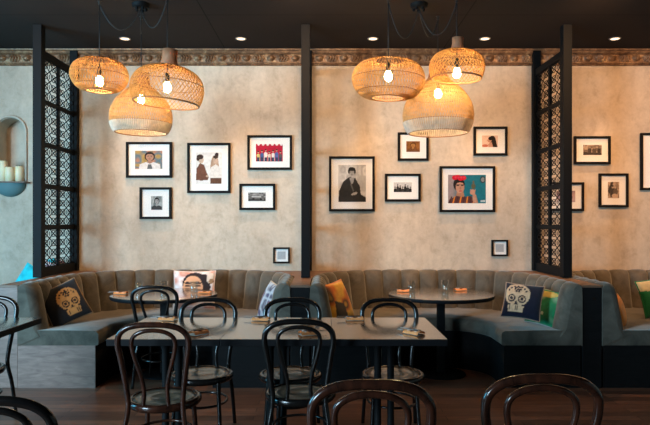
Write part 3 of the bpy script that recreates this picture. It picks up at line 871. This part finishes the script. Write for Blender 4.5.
# ------------------------------------------------------------------ downlights
DL = (125, 241, 373, 485, 615)
dlab = ('recessed downlight nearest the left lamp cluster canopy', 'recessed downlight between left lamp cluster and middle screen', 'recessed downlight just left of the right lamp cluster',
        'recessed downlight between right lamp cluster and right screen', 'recessed downlight beyond the right screen')
for px, lab in zip(DL, dlab):
    d = D(96.3); X = PX(px, d)
    t = thing('downlight', lab, 'ceiling light', (X, d, CEIL), 0, 'recessed downlights in the dark ceiling')
    b = MB(); b.lathe([(.043,-.002),(.046,-.006),(.056,-.006),(.059,-.0005)], 24); b.build('trim_ring', M['white'], t)
    b = MB(); b.lathe([(.0,-.003),(.044,-.003)], 24); b.build('lens', M['downlight'], t)

# ------------------------------------------------------------------ tables
TY0, TY1 = D(174.9), D(142.6)
TH = .75
def cast_leg(t, ox, rot):
    oy = -.05
    for s in (-1, 1):
        b = MB()
        b.lathe([(.030,.055),(.030,.10),(.022,.12),(.022,.62),(.030,.64),(.030,.69)], 16, (ox+s*.041, oy, 0), cap0=True, cap1=True)
        b.build('column', M['black'], t)
    b = MB()
    b.box(ox-.18, ox+.18, oy-.2, oy+.2, .69, .71)
    b.build('mounting_plate', M['black'], t, .003)
    b = MB()
    for k in range(4):
        a = R(rot)+PI/2*k
        pts = [(0.02*math.cos(a), .02*math.sin(a), .06), (.16*math.cos(a), .16*math.sin(a), .045), (.33*math.cos(a), .33*math.sin(a), .016)]
        b.tube(catmull([(ox+p[0], oy+p[1], p[2]) for p in pts], 5), lambda q: .024-.011*q, 8)
    b.lathe([(.0,.03),(.075,.03),(.075,.055),(.06,.065),(.0,.065)], 20, (ox, oy, 0))
    b.build('base', M['black'], t)
def rect_table(label, x0, x1, ox=0, rot=45):
    cx = (x0+x1)/2; w = (x1-x0)/2-.0015; hd = (TY1-TY0)/2
    t = thing('dining_table', label, 'table', (cx, (TY0+TY1)/2, 0), 0, 'rectangular dining tables')
    b = MB(); b.box(-w, w, -hd, hd, TH-.004, TH); b.build('tabletop', M['top'], t, .001)
    b = MB(); b.box(-w, w, -hd, hd, TH-.04, TH-.004); tag(b.build('edge_band', M['edge'], t, .002), 'black tabletop edge')
    cast_leg(t, ox, rot)
    return t
rect_table('glossy brown rectangular table, left one of the joined row of three', -1.252, -.601, -.034, 67.5)
rect_table('glossy brown rectangular table, middle one of the joined row of three', -.601, .041, -.023, 15)
rect_table('glossy brown rectangular table, right one of the joined row of three', .041, .702, 0, 40)
rect_table('rectangular table cut off at the left edge of the photo', -2.635, -1.985)
def round_table(label, X, d):
    t = thing('round_table', label, 'table', (X, d, 0), 0, 'round tables in the booths')
    r = .485
    b = MB(); b.lathe([(0,TH-.006),(r-.001,TH-.006),(r,TH-.002),(r-.003,TH),(0,TH)], 64, smooth=False); b.build('tabletop', M['top'], t)
    b = MB(); b.lathe([(0,TH-.034),(r-.004,TH-.034),(r,TH-.03),(r,TH-.006)], 64); tag(b.build('edge_band', M['edge'], t), 'black round edge')
    b = MB(); b.box(-.034, .034, -.034, .034, .02, TH-.034); b.build('pedestal', M['black'], t, .004)
    b = MB(); b.lathe([(0,0),(.225,0),(.23,.006),(.225,.014),(.05,.022),(0,.022)], 40); b.build('base', M['black'], t)
    return t
RT = [(PX(164.5, D(107.0)), D(107.0)), (PX(440.8, D(107.0)), D(107.0))]
round_table('round pedestal table in the left booth', *RT[0])
round_table('round pedestal table in the middle right booth', *RT[1])

# ------------------------------------------------------------------ bentwood chairs
def make_chair(wood):
    t = thing('bentwood_chair', '', 'chair', (0, 0, 0), 0, 'bentwood dining chairs')
    def sym(h): return [(-x, y, z) for x, y, z in h]+[(x, y, z) for x, y, z in h[::-1][1:]] if h[-1][0] == 0 else None
    out = [(.185,-.245,0),(.170,-.212,.25),(.150,-.188,.40),(.156,-.197,.51),(.178,-.218,.67),(.191,-.232,.755),(.182,-.242,.812),(.140,-.250,.850),(.075,-.255,.867),(0,-.257,.870)]
    b = MB(); b.tube(catmull(sym(out), 7), lambda q: .0125+.0037*min(1, 4*min(q, 1-q)), 10); b.build('back_hoop', wood, t)
    inn = [(.072,-.176,.395),(.064,-.184,.49),(.076,-.200,.58),(.106,-.220,.69),(.118,-.231,.76),(.105,-.239,.803),(.060,-.246,.830),(0,-.249,.838)]
    b = MB(); b.tube(catmull(sym(inn), 7), .0118, 10); b.build('inner_hoop', wood, t)
    b = MB(); b.lathe([(.165,.412),(.168,.380),(.200,.377),(.210,.390),(.210,.407),(.202,.417),(.185,.420),(.178,.414)], 40); b.build('seat_ring', wood, t)
    b = MB(); b.lathe([(0,.401),(.176,.401),(.180,.414),(.150,.4105),(.142,.4125),(.134,.4095),(.09,.4075),(.084,.4095),(.078,.4065),(0,.405)], 40); b.build('seat', M['seat'], t)
    for s in (-1, 1):
        b = MB(); b.tube(catmull([(s*.135,.135,.390),(s*.142,.150,.25),(s*.158,.182,0)], 6), lambda q: .0155-.0035*q, 10); b.build('leg', wood, t)
    b = MB(); b.tube([(.163*math.cos(2*PI*k/40), -.03+.185*math.sin(2*PI*k/40), .225) for k in range(40)], .0085, 8, closed=True); b.build('leg_ring', wood, t)
    return t
brown = make_chair(M['bent']); black = make_chair(M['bentblack'])
used = set()
def chair(kind, label, X, d_back, face_camera=False, rz=0, tall=1.0):
    """d_back: distance of the top of the backrest"""
    o = kind if kind.name not in used else copy_tree(kind)
    used.add(kind.name)
    yaw = (PI if face_camera else 0)+R(rz)
    off = Vector((0, -.257, 0)); off.rotate(Matrix.Rotation(yaw, 3, 'Z'))
    o.location = (X-off.x, d_back-off.y, 0); o.rotation_euler = (0, 0, yaw)
    o['label'] = label; o.scale = (1, 1, tall)
    return o
chair(brown, 'dark brown bentwood chair with its back to us at the left table of the row', PX(152, D(187)), D(187))
chair(black, 'black bentwood chair with its back to us at the middle table of the row', PX(298.7, D(181)), D(181))
chair(black, 'black bentwood chair tucked behind the left table of the row, facing us', PX(209, 4.325), 4.325, True)
chair(black, 'black bentwood chair tucked behind the middle table of the row, facing us', PX(292.5, 4.325), 4.325, True)
chair(black, 'black bentwood chair tucked behind the right table of the row, facing us', PX(388.8, 4.325), 4.325, True)
chair(black, 'black bentwood chair at the left round table, back to us', PX(153.8, 5.17), 5.17)
chair(brown, 'nearest brown bentwood chair, arched back at bottom centre', PX(372, D(318)), D(318), tall=1.045)
chair(brown, 'nearest brown bentwood chair, arched back at bottom right', PX(544.5, D(299)), D(299), tall=1.03)
chair(black, 'nearest black bentwood chair, arched back at the bottom left corner', PX(-12, D(325)), D(325))
chair(black, 'black bentwood chair behind the table at the left edge, facing us', PX(-8, D(137)), D(137), True)

# ------------------------------------------------------------------ table settings
def place_setting():
    t = thing('cutlery_set', '', 'cutlery', (0, 0, 0), 0, 'rolled napkins with cutlery')
    b = MB(); b.c = []
    f = painter((.72,.27,.10), [E(.25,.5,.12,.30,(.85,.62,.48)), E(.5,.5,.10,.42,(.12,.03,.02)), E(.75,.5,.12,.34,(.82,.55,.42)), E(.5,.5,.05,.2,(.8,.4,.2))], .2)
    n = 14; vs = []
    for j in range(n+1):
        for i in range(n+1):
            u, v = i/n, j/n
            vs.append(((u-.5)*.075, (v-.5)*.115, .004+.020*max(0, 1-(2*u-1)**2)**.5)); b.c.append(f(v*.999, u*.999))
    b.add(vs, [(j*(n+1)+i, j*(n+1)+i+1, (j+1)*(n+1)+i+1, (j+1)*(n+1)+i) for j in range(n) for i in range(n)], 0, True)
    k = len(vs)
    lo = [(-.0375,-.0575,.0005),(.0375,-.0575,.0005),(.0375,.0575,.0005),(-.0375,.0575,.0005)]
    b.add(lo, [(0,3,2,1)]); b.c += [(.6,.53,.45)]*4
    b.build('napkin', M['paint'], t)
    b = MB()
    b.tube([(-.012,-.04,.026),(-.012,.04,.026),(-.012,.072,.018)], .003, 6)
    b.box(-.021,-.003,.072,.084,.015,.0175)
    for q in range(4): b.box(-.021+q*.005,-.0185+q*.005,.084,.118,.0155,.017)
    b.build('fork', M['steel'], t)
    b = MB(); b.tube([(.012,-.045,.026),(.012,.05,.024)], .0035, 6); b.box(.005,.018,.05,.120,.0225,.0245); b.build('knife', M['steel'], t)
    return t
ps = None
def setting(label, px, py, rz, x_override=None):
    global ps
    h = EYE-TH; pm = (py-HY)/h; d = D(pm)
    if ps is None: ps = place_setting(); o = ps
    else: o = copy_tree(ps)
    o.location = (PX(px, d), d, TH+.0003); o.rotation_euler = (0, 0, R(rz)); o['label'] = label
for a in (('napkin with cutlery at the far side of the left table of the row', 168, 320.2, 80),
          ('napkin with cutlery at the near side of the left table of the row', 198, 334.0, -35),
          ('napkin with cutlery at the far side of the middle table of the row', 261, 320.4, 80),
          ('napkin with cutlery at the near side of the middle table of the row', 309, 334.6, -70),
          ('napkin with cutlery at the far side of the right table of the row', 354.5, 320.0, 95),
          ('napkin with cutlery at the near side of the right table of the row', 414, 334.0, 40),
          ('napkin with cutlery at the left side of the left round table', 121, 294.2, 85),
          ('napkin with cutlery at the right side of the left round table', 205, 293.5, 88),
          ('napkin with cutlery at the left side of the right-hand round table', 403, 291.8, 85),
          ('napkin with cutlery at the right side of the right-hand round table', 460, 290.6, -75)):
    setting(*a)
gl = None
def tumbler(label, px, py):
    global gl
    h = EYE-TH; d = D((py-HY)/h)
    if gl is None:
        t = thing('water_glass', '', 'glass', (0,0,0), 0, 'water tumblers on the round tables')
        b = MB(); b.lathe([(0,.0),(.029,.0),(.033,.01),(.037,.105),(.0345,.105),(.030,.013),(0,.011)], 24); b.build('tumbler', M['tumbler'], t)
        gl = o = t
    else: o = copy_tree(gl)
    o.location = (PX(px, d), d, TH+.0003); o['label'] = label
for a in (('water glass standing left on the left round table', 139, 292.8), ('water glass in the middle of the left round table', 164, 292.0),
          ('water glass standing right on the left round table, before the face cushion', 194, 292.6),
          ('water glass standing left on the right-hand round table', 411.7, 292.0), ('water glass in the middle of the right-hand round table', 445, 291.0)):
    tumbler(*a)

# ------------------------------------------------------------------ light
def area(name, loc, rot, sx, sy, power, color, spread=180):
    l = bpy.data.lights.new(name, 'AREA'); l.shape = 'RECTANGLE'; l.size = sx; l.size_y = sy
    l.energy = power; l.color = color; l.spread = R(spread)
    o = bpy.data.objects.new(name, l); COL.objects.link(o); o.location = loc; o.rotation_euler = rot
    return o
area('window_daylight', (XL-.12, (WY0+WY1)/2, (WZ0+WZ1)/2), (0, R(-90), 0), WZ1-WZ0, WY1-WY0, 300, (.12, .54, .84))
area('shopfront_daylight', (-5.9, -1.6, 2.2), (R(92), 0, R(-36)), 1.8, 2.0, 740, (.56, .81, 1.0))
for px in DL:
    d = D(96.3)
    l = bpy.data.lights.new('downlight_beam', 'SPOT'); l.energy = 140; l.color = (1, .55, .25)
    l.spot_size = R(64); l.spot_blend = 1.0; l.shadow_soft_size = .03
    o = bpy.data.objects.new('downlight_beam', l); COL.objects.link(o)
    o.location = (PX(px, d), d-.0, CEIL-.02); o.rotation_euler = (R(0), 0, 0)
for X, pw, wc in ((-2.7, 55, (1, .58, .28)), (-.18, 175, (1, .62, .35)), (2.33, 185, (1, .54, .25)), (4.3, 190, (1, .48, .19))):          # ceiling spots above the frame, aimed at the picture wall
    l = bpy.data.lights.new('wall_washer', 'SPOT'); l.energy = pw; l.color = wc
    l.spot_size = R(100); l.spot_blend = .8; l.shadow_soft_size = .12
    o = bpy.data.objects.new('wall_washer', l); COL.objects.link(o)
    o.location = (X, 4.6, CEIL-.06); o.rotation_euler = (R(62), 0, 0)
w = bpy.data.worlds.new('street_daylight'); S.world = w; w.use_nodes = True
bg = w.node_tree.nodes['Background']
bg.inputs['Color'].default_value = (.40, .72, .9, 1); bg.inputs['Strength'].default_value = .015

# ------------------------------------------------------------------ camera
c = bpy.data.cameras.new('camera'); co = bpy.data.objects.new('camera', c); COL.objects.link(co)
c.sensor_width = 36; c.lens = 36*F/650; c.shift_y = (HY-212.5)/650
c.clip_start = .05
co.location = (0, 0, EYE); co.rotation_euler = (R(90), 0, 0)
S.camera = co
S.view_settings.view_transform = 'Standard'; S.view_settings.look = 'None'
S.view_settings.gamma = 1.0; S.view_settings.exposure = 0.08; S.view_settings.use_curve_mapping = False
